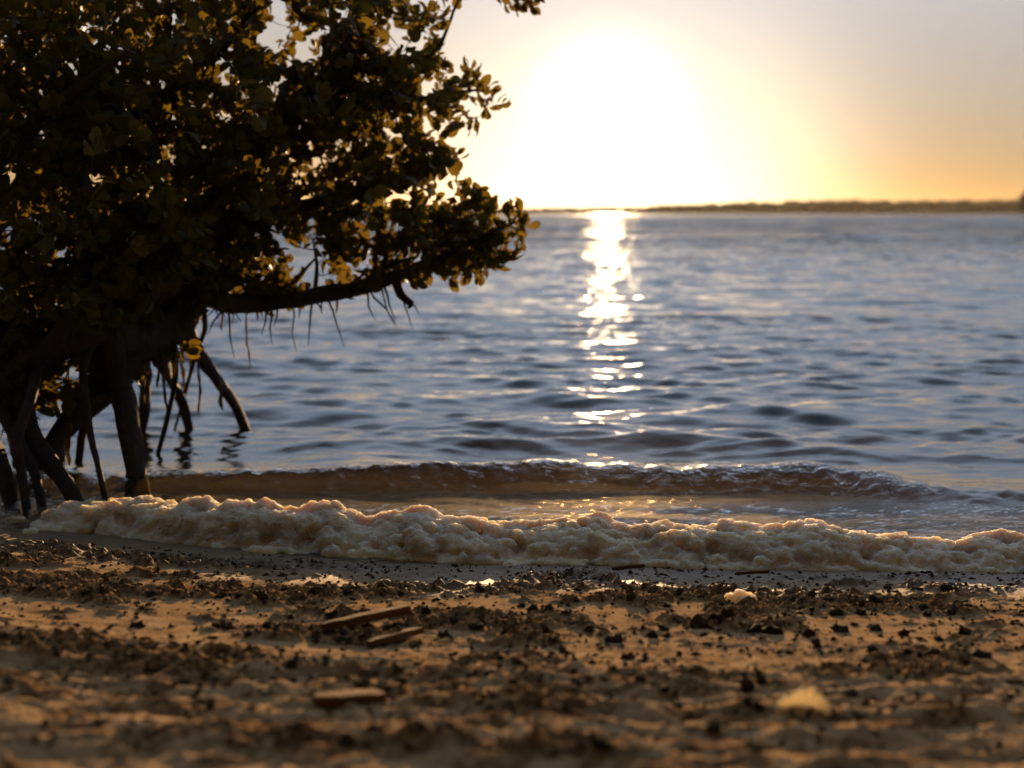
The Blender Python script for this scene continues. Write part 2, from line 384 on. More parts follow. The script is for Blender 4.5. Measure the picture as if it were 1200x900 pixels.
mw = Mat('far_leaves'); pb = mw.node('ShaderNodeBsdfPrincipled', Base__Color=mw.mix(mw.noise(0.25, 3), (0.045, 0.036, 0.016), (0.085, 0.062, 0.026)), Roughness=0.9); mw.surf(pb.outputs[0])
def wood_top(x):     # low at the sun, higher to the right
    ramp = 4.6 + 6.2 * sstep(40, 300, x) + 2.5 * sstep(-100, -500, x)
    return ramp * (0.86 + 0.28 * fbm(x * 0.012, x * 0, 3, 14)) 
# crowns of the far wood: many leafy tufts in one mass
ico = bmesh.new(); bmesh.ops.create_icosphere(ico, subdivisions=2, radius=1.0)
ico_v = np.array([v.co[:] for v in ico.verts]); ico_f = np.array([[v.index for v in f.verts] for f in ico.faces]); ico.free()
V, F, o_ = [], [], 0
for i in range(1500):
    x = rng.uniform(-900, 1100); h = float(wood_top(np.array([x]))[0]) * rng.uniform(0.72, 1.08); y = 1190 + rng.uniform(0, 70)
    r = np.array([h * rng.uniform(0.45, 1.0), h * 0.6, h * 0.52])
    vv = ico_v * (1 + 0.35 * (rng.random((len(ico_v), 1)) - 0.5)) * r + np.array([x, y, h * 0.5 + 0.4])
    V.append(vv); F.append(ico_f + o_); o_ += len(ico_v)
tag(link('far_woods', mesh_np('far_woods', np.concatenate(V), np.concatenate(F), False), mw.m), 'dark low woods along the far shore of the bay', 'woods', kind='stuff')

def far_tree(px, d, h, w, label):
    x0 = (px - 600) / FPX * d
    o = empty('shore_tree', (x0, d, 0.3)); tag(o, label, 'tree')
    V, F = tube([Vector((0, 0, -1)), Vector((0.2, 0, h * 0.25)), Vector((0, 0.2, h * 0.6)), Vector((0.3, 0, h * 0.85))], [0.5, 0.4, 0.25, 0.08], 8)
    link('trunk', mesh_np('trunk', V, F), mw.m, o)
    V, F, k = [], [], 0
    for i in range(900):
        a = rng.uniform(0, 6.283); q = rng.random() ** 0.5; z_ = rng.uniform(0.12, 1.0)
        rr = w * math.sin(min(1, (1.02 - z_) * 1.25 + 0.12) * 1.57) * q
        c0 = np.array([math.cos(a) * rr, math.sin(a) * rr, z_ * h]); t3 = rng.normal(0, 0.55, (4, 3))
        V.append(c0 + t3); F.append(np.array([(0, 1, 2, 3)]) + k); k += 4
    link('crown', mesh_np('crown', np.concatenate(V), np.concatenate(F)), mw.m, o)
EDGE_TREE = lambda: far_tree(1201, 700, 11.5, 5.0, 'lone taller tree at the end of the far wooded shore')

# ------------------------------------------------------------------ sea foam
mf = Mat('foam')
nb = mf.noise(14, 5, 0.6)
fc = mf.ramp(nb, [(0.30, (0.48, 0.365, 0.24)), (0.5, (0.63, 0.51, 0.36)), (0.70, (0.78, 0.67, 0.52))])
vor = mf.node('ShaderNodeTexVoronoi', Vector=mf.obj(), Scale=240.0)
bm1 = mf.bump(vor.outputs['Distance'], 0.006, 0.8); bm1 = mf.bump(mf.noise(150, 5, 0.75), 0.008, 0.8, bm1)
pf = mf.node('ShaderNodeBsdfPrincipled', Base__Color=fc, Roughness=0.75, Normal=bm1)
pf.inputs['Subsurface Weight'].default_value = 1.0; pf.inputs['Subsurface Radius'].default_value = (0.066, 0.051, 0.032); pf.inputs['Subsurface Scale'].default_value = 1.0
mf.surf(pf.outputs[0])
tex = {}
for nm, sc in (('big', 0.075), ('mid', 0.016), ('small', 0.0055)):
    t = bpy.data.textures.new('foam_' + nm, 'CLOUDS'); t.noise_scale = sc; t.noise_depth = 2; tex[nm] = t
def foam_mesh(name, balls, voxel, amps):
    V, F, o_ = [], [], 0
    for (x, y, z, rx, ry, rz) in balls:
        V.append(ico_v * np.array([rx, ry, rz]) + np.array([x, y, z])); F.append(ico_f + o_); o_ += len(ico_v)
    me = mesh_np('tmp', np.concatenate(V), np.concatenate(F))
    o = bpy.data.objects.new('tmp', me); COL.objects.link(o)
    r = o.modifiers.new('r', 'REMESH'); r.mode = 'VOXEL'; r.voxel_size = voxel; r.use_smooth_shade = True
    s = o.modifiers.new('s', 'SMOOTH'); s.iterations = 2
    for nm, a in amps:
        d = o.modifiers.new(nm, 'DISPLACE'); d.texture = tex[nm]; d.strength = a; d.mid_level = 0.5; d.texture_coords = 'LOCAL'
    dg = bpy.context.evaluated_depsgraph_get()
    out = bpy.data.meshes.new_from_object(o.evaluated_get(dg)); out.name = name
    bpy.data.objects.remove(o); bpy.data.meshes.remove(me)
    return out
def foam_crest_px(px):   # top outline of the foam, read off the photograph
    xs_ = [40, 70, 110, 200, 300, 390, 432, 480, 540, 590, 640, 700, 740, 800, 850, 900, 930, 955, 990, 1030, 1060, 1100, 1150, 1200, 1300, 1500]
    ys_ = [600, 589, 585, 587, 588, 594, 611, 599, 603, 612, 610, 604, 616, 615, 612, 618, 614, 605, 626, 617, 626, 628, 630, 625, 628, 630]
    return np.interp(px, xs_, ys_)
frng = np.random.default_rng(3)
balls = []
x = -1.18
while x < 1.62:
    yf = float(np.interp(x, [-1.16, -0.93, -0.60, 0, 0.56, 1.12, 1.7], [3.52, 3.44, 3.31, 3.17, 3.12, 3.09, 3.06])) + 0.010 * math.sin(x * 9)            # front foot of the ridge
    edge = min(1.0, max(0.0, (x + 1.20) / 0.12))
    depth = (0.21 + 0.05 * math.sin(x * 4.1 + 1)) * (0.55 + 0.45 * edge)
    yb = yf + depth
    px = 600 + FPX * x / (yf + depth * 0.62)
    d = ray(px, float(foam_crest_px(px))); hz = CAM_H + d.z / d.y * (yf + depth * 0.62)
    hz = max(0.028, hz) * 0.94
    for k in range(3):
        t = frng.random() ** 0.8; yy = yf + depth * t
        lobe_ = 0.80 + 0.40 * float(fbm(np.array([x * 11.0]), np.array([yy * 16.0]), 2, 55)[0])
        prof = hz * (0.90 * max(0.0, t / 0.34) ** 0.6 if t < 0.34 else 0.90 + 0.10 * min(1, (t - 0.34) / 0.36) if t < 0.78 else 1 - ((t - 0.78) / 0.26) ** 2) * (lobe_ if t < 0.5 else 0.5 + 0.5 * lobe_)
        top_ = max(0.016, prof)
        r = min(0.012 + 0.036 * frng.random() ** 1.2, max(0.012, top_ * 0.6))
        gzz = float(base_z(np.array([x]), np.array([yy]))[0])
        balls.append((x + frng.uniform(-0.012, 0.012), yy, top_ - r, r * frng.uniform(1.0, 1.6), r * 1.15, r))
        if top_ - r > 0.02: balls.append((x, yy + 0.01, (top_ - r) * 0.5, 0.030, 0.030, (top_ - r) * 0.6 + 0.004))
        balls.append((x, yf + depth * (0.15 + 0.7 * frng.random()), max(gzz, 0) + 0.004, 0.045, 0.055, 0.016))
    x += 0.012
fm = foam_mesh('sea_foam', balls, 0.0042, (('big', 0.040), ('mid', 0.014), ('small', 0.0055)))
tag(link('sea_foam', fm, mf.m), 'long ridge of thick cream sea foam lying along the waterline', 'foam')
def gz1(x, y):                       # height of the finished ground sheet, bilinear
    i = min(max(int(np.searchsorted(gx, x)) - 1, 0), len(gx) - 2); j = min(max(int(np.searchsorted(gy, y)) - 1, 0), len(gy) - 2)
    a, b = (x - gx[i]) / (gx[i + 1] - gx[i]), (y - gy[j]) / (gy[j + 1] - gy[j])
    return float((Z[j, i] * (1 - a) + Z[j, i + 1] * a) * (1 - b) + (Z[j + 1, i] * (1 - a) + Z[j + 1, i + 1] * a) * b)
def ground_hit(px, py):
    d = ray(px, py); t = 1.0
    for _ in range(60):
        q = Vector((0, 0, CAM_H)) + d * t
        t += (q.z - max(gz1(q.x, q.y), -0.02)) / (-d.z + 0.12) * 0.9
    return Vector((0, 0, CAM_H)) + d * t
def foam_bit(px, py, size, label):
    c = ground_hit(px, py)
    bl = []
    for k in range(14):
        a = frng.uniform(0, 6.28); q = frng.random() ** 0.5
        r = size * frng.uniform(0.28, 0.45)
        bl.append((math.cos(a) * q * size * 0.9, math.sin(a) * q * size * 0.6, r * 0.55 + (1 - q) * size * 0.30, r, r, r))
    o = link('foam_clump', foam_mesh('foam_clump', bl, size * 0.07, (('mid', size * 0.3), ('small', size * 0.12))), mf.m)
    o.location = c; return tag(o, label, 'foam')
foam_bit(868, 705, 0.026, 'small round clump of cream foam stranded on wet sand among dark clods')
foam_bit(598, 664, 0.016, 'tiny pale foam clump lying close in front of the foam ridge')
foam_bit(22, 612, 0.020, 'flat pale foam scrap beyond the tapering end of the foam ridge')
foam_bit(36, 625, 0.018, 'low pale foam scrap touching the tapering end of the foam ridge')

# ------------------------------------------------------------------ mangrove tree
def tube(pts, radii, sides=8, rough=0.0, seed=0):
    pts = [Vector(p) for p in pts]; n = len(pts); V = []; F = []
    up = Vector((0.3, 0.2, 0.93)); prev = None
    for i, p_ in enumerate(pts):
        t = (pts[min(i + 1, n - 1)] - pts[max(i - 1, 0)]).normalized()
        if prev is None: a = t.cross(up if abs(t.dot(up)) < 0.95 else Vector((1, 0, 0))).normalized()
        else: a = (prev - t * prev.dot(t)).normalized()
        prev = a; b = t.cross(a)
        for k in range(sides):
            ph = 2 * math.pi * k / sides
            rr = radii[i]
            if rough:
                rr *= 1 + rough * (math.sin(3 * ph + i * 0.35 + seed) * 0.35 + (_h1(i * 0.5, k * 1.3, seed) - 0.5) * 1.1)
            V.append(p_ + (a * math.cos(ph) + b * math.sin(ph)) * rr)
    for i in range(n - 1):
        for k in range(sides):
            k2 = (k + 1) % sides
            F.append((i * sides + k, i * sides + k2, (i + 1) * sides + k2, (i + 1) * sides + k))
    # rounded closing ring: collapse towards a tip point kept as a quad fan
    c0 = len(V); V.append(pts[0]); V.append(pts[-1])
    for k in range(0, sides, 2):
        k1, k2 = (k + 1) % sides, (k + 2) % sides
        F.append((c0, k2, k1, k)); e = (n - 1) * sides
        F.append((c0 + 1, e + k, e + k1, e + k2))
    return [tuple(v) for v in V], F
def _h1(a, b, s): return float(vnoise(np.array([a + 0.01]), np.array([b + 0.02]), int(s) + 5)[0])
def spline(pts, step=0.035):
    P = [Vector(p[:3]) for p in pts]; Rr = [p[3] for p in pts]; out, rad = [], []
    for i in range(len(P) - 1):
        p0, p1, p2, p3 = P[max(i - 1, 0)], P[i], P[i + 1], P[min(i + 2, len(P) - 1)]
        k = max(2, int((p2 - p1).length / step))
        for j in range(k):
            t = j / k
            q = 0.5 * ((2 * p1) + (p2 - p0) * t + (2 * p0 - 5 * p1 + 4 * p2 - p3) * t * t + (3 * p1 - p0 - 3 * p2 + p3) * t ** 3)
            out.append(q); rad.append(Rr[i] + (Rr[i + 1] - Rr[i]) * t)
    out.append(P[-1]); rad.append(Rr[-1]); return out, rad
mb = Mat('bark')
nb = mb.noise(16, 6, 0.65, mb.mapped((1, 1, 0.4)))
bc = mb.ramp(nb, [(0.3, (0.016, 0.012, 0.008)), (0.55, (0.036, 0.027, 0.019)), (0.75, (0.075, 0.058, 0.042))])
pb = mb.node('ShaderNodeBsdfPrincipled', Base__Color=bc, Roughness=0.8, Normal=mb.bump(mb.noise(45, 6, 0.75, mb.mapped((1, 1, 0.35))), 0.016, 1.0)); mb.surf(pb.outputs[0])
ml = Mat('leaf')
oi = ml.n.new('ShaderNodeObjectInfo')
ln = ml.noise(7, 3)
lc = ml.mix(ln, (0.028, 0.034, 0.010), (0.060, 0.060, 0.018))
df = ml.node('ShaderNodeBsdfPrincipled', Base__Color=lc, Roughness=0.6, Specular__IOR__Level=0.22)
tl = ml.node('ShaderNodeBsdfTranslucent', Color=ml.mix(ln, (0.24, 0.14, 0.016), (0.34, 0.23, 0.028)))
mx = ml.node('ShaderNodeMixShader', Fac=0.24); ml.l.new(df.outputs[0], mx.inputs[1]); ml.l.new(tl.outputs[0], mx.inputs[2]); ml.surf(mx.outputs[0])

EDGE_TREE()
ROOT = at(-120, 560, 4.15); ROOT.z = -0.10
tree = empty('mangrove_tree', ROOT)
tag(tree, 'dark mangrove tree on arching prop roots standing in the shallows', 'tree')
def limb(name, px_pts, seed, sides=12, rough=0.45, label=None):
    pts = [(*at(a, b, dpt), r) for a, b, dpt, r in px_pts]
    if name == 'prop_root':
        e = Vector(pts[-1][:3]); dd = (e - Vector(pts[-2][:3])).normalized(); dd.z = min(dd.z, -0.5); k = max(0.02, (e.z + 0.22) / -dd.z)
        pts.append((*(e + dd * k), pts[-1][3] * 1.05))
    P, Rr = spline(pts)
    V, F = tube([q - ROOT for q in P], Rr, sides, rough, seed)
    o = link(name, mesh_np(name, V, F), mb.m, tree)
    if label: o['label'] = label
    return P, Rr
skeleton = []
def keep(pr):
    skeleton.extend(zip(pr[0], pr[1]))
# px, py, depth, radius: trunk rises from its base outside the frame on the left
keep(limb('trunk', [(-130, 590, 4.15, 0.13), (-95, 480, 4.2, 0.105), (-70, 350, 4.3, 0.10), (-60, 200, 4.4, 0.09), (-30, 40, 4.5, 0.075), (20, -120, 4.6, 0.055), (60, -260, 4.6, 0.03), (80, -340, 4.6, 0.014)], 1, 12))
keep(limb('branch', [(-90, 520, 4.18, 0.08), (0, 452, 4.12, 0.060), (70, 400, 4.15, 0.055), (140, 362, 4.25, 0.054), (195, 300, 4.45, 0.046), (250, 235, 4.6, 0.045), (320, 165, 4.75, 0.035), (390, 80, 4.8, 0.025), (440, -10, 4.8, 0.016), (470, -70, 4.8, 0.008)], 2))
keep(limb('branch', [(110, 380, 4.2, 0.05), (165, 400, 4.35, 0.056), (205, 375, 4.5, 0.054), (235, 345, 4.62, 0.042), (275, 357, 4.72, 0.030), (330, 352, 4.8, 0.027), (380, 345, 4.85, 0.028), (430, 335, 4.9, 0.026), (470, 322, 4.9, 0.022), (520, 300, 4.9, 0.014), (560, 278, 4.9, 0.008), (600, 262, 4.9, 0.004)], 3))
keep(limb('branch', [(462, 322, 4.9, 0.020), (470, 345, 4.88, 0.017), (482, 356, 4.86, 0.012), (478, 361, 4.85, 0.004)], 4, 8))
keep(limb('branch', [(200, 390, 4.48, 0.055), (225, 330, 4.6, 0.045), (265, 280, 4.7, 0.032), (330, 250, 4.8, 0.024), (410, 225, 4.85, 0.018), (480, 205, 4.85, 0.012), (530, 190, 4.85, 0.006)], 5))
keep(limb('branch', [(-62, 300, 4.35, 0.06), (20, 230, 4.4, 0.045), (110, 170, 4.5, 0.036), (200, 110, 4.6, 0.028), (280, 30, 4.65, 0.02), (350, -60, 4.7, 0.012), (400, -130, 4.7, 0.006)], 6))
keep(limb('branch', [(320, 165, 4.75, 0.028), (390, 150, 4.9, 0.02), (460, 125, 5.0, 0.014), (520, 112, 5.0, 0.009), (560, 105, 5.0, 0.004)], 7, 8))
keep(limb('branch', [(390, 80, 4.8, 0.02), (450, 75, 4.85, 0.014), (505, 65, 4.9, 0.009), (524, 35, 4.9, 0.006), (538, 0, 4.9, 0.004), (570, -40, 4.9, 0.003)], 8, 8))
keep(limb('branch', [(-65, 260, 4.4, 0.055), (-20, 250, 4.75, 0.045), (50, 240, 5.1, 0.035), (130, 220, 5.35, 0.024), (210, 200, 5.5, 0.014), (280, 190, 5.6, 0.006)], 9, 8))
keep(limb('branch', [(-60, 230, 4.4, 0.05), (0, 180, 4.1, 0.035), (60, 130, 3.95, 0.022), (110, 90, 3.9, 0.012), (150, 60, 3.85, 0.005)], 10, 8))
keep(limb('branch', [(-80, 330, 4.3, 0.06), (-150, 230, 4.3, 0.04), (-230, 120, 4.4, 0.025), (-300, 20, 4.4, 0.01)], 12, 8))
brn = random.Random(4)
for i, pts_ in enumerate([[(130, 385, 4.2), (170, 345, 4.3), (190, 300, 4.35), (240, 262, 4.4)], [(40, 430, 4.1), (80, 370, 4.0), (95, 310, 4.0), (130, 260, 4.05)], [(60, 410, 4.15), (20, 360, 4.1), (-10, 300, 4.1)], [(200, 385, 4.5), (170, 350, 4.6), (120, 330, 4.8), (80, 300, 4.9)],
                          [(235, 350, 4.6), (262, 322, 4.55), (285, 300, 4.5), (300, 262, 4.5)], [(330, 352, 4.8), (350, 325, 4.75), (372, 300, 4.72)], [(368, 345, 4.84), (371, 310, 4.9), (366, 280, 4.95)], [(140, 375, 4.25), (110, 402, 4.3), (60, 420, 4.4), (10, 418, 4.5)], [(430, 335, 4.9), (455, 312, 4.85), (490, 300, 4.8)], [(20, 445, 4.12), (55, 440, 4.3), (100, 418, 4.45), (150, 405, 4.5)]]):
    r0 = (0.026, 0.028, 0.024, 0.022, 0.018, 0.012, 0.010, 0.022, 0.012, 0.020)[i]
    keep(limb('branch', [(a, b, c, r0 * (1 - 0.75 * k / (len(pts_) - 1))) for k, (a, b, c) in enumerate(pts_)], 40 + i, 7))
def wroot(px_pts, seed, **kw): return limb('prop_root', [(a, b, c, r * 0.82) for a, b, c, r in px_pts], seed, 10, 0.5, **kw)
wroot([(20, 440, 4.12, 0.050), (30, 500, 4.05, 0.040), (50, 530, 3.98, 0.034), (75, 562, 3.90, 0.028), (84, 580, 3.88, 0.026)], 21)
wroot([(175, 380, 4.35, 0.055), (140, 430, 4.32, 0.062), (105, 470, 4.28, 0.055), (70, 508, 4.22, 0.045), (52, 545, 4.18, 0.040), (48, 566, 4.16, 0.038)], 22)
wroot([(130, 385, 4.25, 0.046), (138, 440, 4.20, 0.040), (150, 500, 4.12, 0.034), (158, 550, 4.06, 0.036), (160, 575, 4.04, 0.040)], 23)
wroot([(215, 372, 4.52, 0.042), (232, 412, 4.85, 0.026), (258, 450, 5.05, 0.024), (276, 477, 5.15, 0.022), (286, 500, 5.17, 0.024)], 24)
wroot([(180, 405, 4.40, 0.036), (196, 440, 4.85, 0.022), (212, 466, 5.10, 0.020), (220, 494, 5.15, 0.020)], 25)
wroot([(160, 400, 4.35, 0.036), (170, 445, 4.7, 0.024), (168, 480, 5.0, 0.022), (162, 510, 5.05, 0.022)], 26)
wroot([(-40, 480, 4.15, 0.05), (-20, 510, 4.02, 0.04), (2, 545, 3.92, 0.032), (10, 575, 3.88, 0.028)], 27)
wroot([(5, 455, 4.12, 0.045), (18, 490, 4.30, 0.032), (25, 520, 4.45, 0.026), (22, 552, 4.5, 0.026)], 28)
for i, pts_ in enumerate([[(150, 405, 4.35), (120, 450, 4.45), (98, 500, 4.5), (92, 535, 4.5)], [(200, 395, 4.5), (206, 440, 4.6), (196, 490, 4.65), (188, 520, 4.66)], [(45, 425, 4.1), (36, 470, 3.95), (20, 520, 3.86), (28, 575, 3.82)], [(110, 385, 4.2), (98, 440, 4.1), (104, 500, 4.0), (118, 560, 3.95)], [(70, 405, 4.2), (62, 460, 4.6), (70, 490, 4.9), (72, 515, 4.95)], [(-10, 460, 4.1), (12, 500, 4.0), (38, 545, 3.9), (46, 578, 3.86)], [(236, 352, 4.62), (240, 385, 4.7), (228, 420, 4.9), (214, 470, 5.2), (208, 492, 5.2)]]):
    wroot([(a, b, c, (0.020, 0.013, 0.022, 0.016, 0.018, 0.024, 0.012)[i] * (1 - 0.12 * k)) for k, (a, b, c) in enumerate(pts_)], 60 + i)
wroot([(-100, 500, 4.2, 0.06), (-160, 540, 4.1, 0.045), (-210, 590, 4.0, 0.04)], 29)

# crown: twig tips scattered through leafy masses (px, py, radius in px, depth, half depth in m, tips)
blobs = [(40, 60, 150, 4.35, 0.55, 190), (60, 210, 130, 4.3, 0.45, 150), (60, 330, 70, 4.5, 0.35, 60), (200, 60, 150, 4.6, 0.55, 190), (200, 200, 130, 4.7, 0.55, 170),
         (190, 310, 70, 4.75, 0.35, 60), (330, 70, 120, 4.8, 0.5, 150), (340, 180, 115, 4.9, 0.5, 150), (310, 275, 70, 4.9, 0.35, 60), (440, 40, 75, 4.85, 0.35, 62), (450, 140, 80, 4.9, 0.35, 78),
         (450, 245, 80, 4.9, 0.35, 95), (400, 305, 42, 4.9, 0.25, 34), (500, 275, 58, 4.9, 0.25, 58), (545, 265, 42, 4.9, 0.2, 34), (510, 105, 40, 4.95, 0.25, 22), (560, 300, 28, 4.9, 0.15, 12), (500, 195, 34, 4.9, 0.2, 15),
         (70, 300, 90, 4.05, 0.25, 90), (170, 270, 80, 4.2, 0.3, 80), (120, 345, 45, 4.1, 0.2, 30), (260, 300, 60, 4.75, 0.3, 50), (20, 380, 50, 4.35, 0.2, 30), (150, 130, 160, 4.15, 0.3, 60), (30, 120, 150, 3.95, 0.2, 60), (280, 120, 130, 4.6, 0.35, 50), (400, 170, 100, 4.85, 0.4, 50), (420, 60, 80, 4.8, 0.3, 20), (250, 220, 90, 4.5, 0.3, 80), (90, 20, 120, 4.45, 0.4, 80), (15, 465, 36, 4.15, 0.15, 14), (-20, 420, 60, 4.2, 0.2, 30), (95, 452, 26, 4.3, 0.12, 7), (205, 398, 24, 4.5, 0.12, 8), (60, 440, 34, 4.2, 0.15, 10), (135, 430, 28, 4.3, 0.15, 9), (40, 400, 45, 4.3, 0.2, 26), (110, 392, 36, 4.35, 0.2, 20), (180, 372, 36, 4.5, 0.2, 22), (232, 340, 30, 4.6, 0.15, 18), (300, 325, 34, 4.8, 0.15, 22), (340, 338, 22, 4.8, 0.1, 8),
         (-120, 120, 200, 4.4, 0.7, 150), (60, -140, 180, 4.5, 0.6, 110), (300, -120, 160, 4.7, 0.6, 90), (-220, 20, 150, 4.4, 0.5, 60), (460, -60, 60, 4.85, 0.3, 24)]
trng = np.random.default_rng(9)
def in_gap(px, py):     # windows through the foliage seen in the photograph
    for gx_, gy_, gr in ((330, 8, 13), (368, 308, 20), (345, 322, 12), (285, 110, 8), (332, 155, 11), (246, 128, 9), (372, 290, 10), (115, 320, 9), (330, 285, 12), (325, 270, 10), (545, 205, 26), (520, 222, 12), (575, 185, 40), (560, 30, 45), (545, 60, 25), (600, 200, 30), (540, 165, 10)):
        if (px - gx_) ** 2 + (py - gy_) ** 2 < gr * gr: return True
    return False
tips = []
for (bx, by, br, dp, hd, n) in blobs:
    for k in range(n):
        a = trng.uniform(0, 6.283); q = trng.random() ** 0.45
        px, py = bx + math.cos(a) * br * q, by + math.sin(a) * br * q
        if in_gap(px, py): continue
        tips.append(at(px, py, dp + trng.normal(0, 0.5) * hd))
sprigs = [(622, 10, 4.9), (612, 4, 4.9), (606, 8, 4.9), (618, -2, 4.9), (627, 0, 4.9), (586, -8, 4.9), (560, 92, 5.0), (575, 106, 5.0), (588, 122, 5.0), (570, 128, 5.0), (548, 78, 5.0), (552, 145, 4.95), (535, 150, 4.95), (528, 120, 4.95), (510, 60, 4.9), (522, 78, 4.9), (490, 18, 4.9), (510, 10, 4.9), (535, -4, 4.9),
          (520, 178, 4.9), (535, 182, 4.9), (524, 196, 4.9), (540, 220, 4.9), (555, 222, 4.9), (600, 240, 4.9), (608, 245, 4.9), (595, 252, 4.9), (612, 258, 4.9), (607, 285, 4.9), (592, 300, 4.9), (604, 300, 4.9), (575, 302, 4.9), (565, 312, 4.9), (548, 322, 4.9), (528, 330, 4.9), (585, 262, 4.9), (573, 246, 4.9), (580, 280, 4.9)]
sprig_tips = [at(*s) for s in sprigs]
node_p = [p_ for p_, r in skeleton]; node_r = [r for p_, r in skeleton]
N = np.array([tuple(q) for q in node_p])
alltips = tips + sprig_tips
dist0 = [float(np.min(np.linalg.norm(N - np.array(t), axis=1))) for t in alltips]
order = np.argsort(dist0)
NN = np.zeros((60000, 3)); NN[:len(N)] = N; cnt = len(N); RR = np.zeros(60000); RR[:cnt] = node_r
tw_v, tw_f, tw_o = [], [], 0
leaf_T = []       # (matrix, weight)
def leaf_matrix(p_, direction, normal, length, width):
    yv = direction.normalized(); zv = (normal - yv * normal.dot(yv)).normalized(); xv = yv.cross(zv)
    M = Matrix.Identity(4)
    for i in range(3):
        M[i][0] = xv[i] * width; M[i][1] = yv[i] * length; M[i][2] = zv[i] * length; M[i][3] = p_[i]
    return M
UP = Vector((0, 0, 1))
for oi_ in order:
    tip = alltips[oi_]; tnp = np.array(tip)
    dd = np.linalg.norm(NN[:cnt] - tnp, axis=1) + RR[:cnt] * 0.5
    j = int(np.argmin(dd)); base = Vector(NN[j]); L = (tip - base).length
    if L > 0.03:
        k = max(2, int(L / 0.05)); mid = (base + tip) / 2 + Vector(trng.normal(0, 0.12, 3)) * L + Vector((0, 0, -0.10 * L))
        pts = []
        for i in range(k + 1):
            t = i / k; pts.append(base * (1 - t) ** 2 + mid * 2 * t * (1 - t) + tip * t * t)
        r0 = min(RR[j] * 0.7, 0.0022 + 0.007 * L); rad = [r0 + (0.0014 - r0) * i / k for i in range(k + 1)]
        V, F = tube([q - ROOT for q in pts], rad, 4)
        tw_v += V; tw_f += [tuple(a + tw_o for a in f) for f in F]; tw_o += len(V)
        for q, r in zip(pts[1:], rad[1:]): NN[cnt] = q; RR[cnt] = r; cnt += 1
        dirn = (pts[-1] - pts[-2]).normalized()
        stem = pts
    else:
        dirn = Vector(trng.normal(0, 1, 3)).normalized(); stem = [base, tip]
    dirn = (dirn + Vector((0.15, 0, 0.25)) + Vector(trng.normal(0, 0.35, 3))).normalized()
    side = dirn.cross(Vector(trng.normal(0, 1, 3))).normalized()
    npair = int(trng.integers(3, 6))
    for q in range(npair):
        sd = Matrix.Rotation(q * 1.57 + trng.normal(0, 0.3), 3, dirn) @ side
        back = 0.016 * q
        p_ = tip - (tip - stem[max(0, len(stem) - 2)]).normalized() * back if len(stem) > 2 else tip - dirn * back
        for sg in (-1, 1):
            spread = 0.35 + 0.25 * q + trng.normal(0, 0.2)
            ld = (dirn * math.cos(spread) + sd * sg * math.sin(spread) + Vector((0, 0, -0.10 * q * trng.random())))
            nm = (dirn * math.sin(spread) - sd * sg * math.cos(spread)) * -1 + Vector(trng.normal(0, 0.35, 3)) + UP * 0.3
            ln_ = trng.uniform(0.034, 0.066) * (0.75 if q == 0 else 1.0)
            leaf_T.append(leaf_matrix(p_ - ROOT, ld, nm, ln_, ln_ * trng.uniform(0.50, 0.62)))
for q in range(170):
    j = int(trng.integers(len(skeleton))); b_, r_ = skeleton[j]
    ppx = 600 + FPX * b_.x / b_.y
    if not (-40 < ppx < 500) or r_ < 0.012: continue
    L = trng.uniform(0.05, 0.22); e = Vector((trng.normal(0, 0.5), trng.normal(0, 0.4), -1.0 + trng.normal(0, 0.5))).normalized()
    pts = [b_ + e * L * t + Vector((trng.normal(0, 0.006), 0, 0)) for t in (0, 0.3, 0.6, 1.0)]
    V, F = tube([v - ROOT for v in pts], [0.005, 0.004, 0.003, 0.001], 4)
    tw_v += V; tw_f += [tuple(a + tw_o for a in f) for f in F]; tw_o += len(V)
link('twigs', mesh_np('twigs', tw_v, tw_f), mb.m, tree)['kind'] = 'stuff'
# leaf blade: stalk, oval outline, folded on the midrib and arching
prof = [(0.0, 0.03), (0.12, 0.05), (0.26, 0.30), (0.45, 0.47), (0.65, 0.50), (0.82, 0.40), (0.94, 0.20), (1.0, 0.02)]
lv, lf = [], []
for t, w in prof:
    zc = 0.10 * math.sin(t * 2.6) - 0.16 * t * t
    for sx in (-1, 0, 1): lv.append((sx * w, t, zc + (0.14 * w if sx else 0)))
for i in range(len(prof) - 1):
    for c in (0, 1): a = i * 3 + c; lf.append((a, a + 1, a + 4, a + 3))
leaf_me = mesh_np('leaf', lv, lf); leaf_me.materials.append(ml.m)
# the 300 leaves that show best stay single, the rest is one mass
LV = np.array(lv); LF = np.array(lf)
P = np.array([[M[0][3] + ROOT.x, M[1][3] + ROOT.y, M[2][3] + ROOT.z] for M in leaf_T])
c_, s_ = math.cos(PITCH), math.sin(PITCH)
rel = P - np.array([0, 0, CAM_H]); fw = rel[:, 1] * c_ - rel[:, 2] * s_; upv = rel[:, 1] * s_ + rel[:, 2] * c_
PX = 600 + FPX * rel[:, 0] / fw; PY = 450 - FPX * upv / fw
inside = (PX > 0) & (PX < 1200) & (PY > 0) & (PY < 900)
bins = {}
for i in np.where(inside)[0]: bins.setdefault((int(PX[i] // 24), int(PY[i] // 24)), []).append(i)
score = np.full(len(P), 1e9)
for kx_, lst in bins.items():
    lst.sort(key=lambda i: P[i, 1])
    for rank, i in enumerate(lst): score[i] = rank * 3 + 0.15 * len(lst)
single = set(np.argsort(score)[:300].tolist())
V, F, o_ = [], [], 0
for i, M in enumerate(leaf_T):
    if i in single:
        o = link('leaf', leaf_me, None, tree); o.matrix_local = M
    else:
        A = np.array(M); V.append(LV @ A[:3, :3].T + A[:3, 3]); F.append(LF + o_); o_ += len(LV)
fol = link('foliage', mesh_np('foliage', np.concatenate(V), np.concatenate(F)), ml.m, tree); fol['kind'] = 'stuff'
print('leaves', len(leaf_T), 'tips', len(alltips))

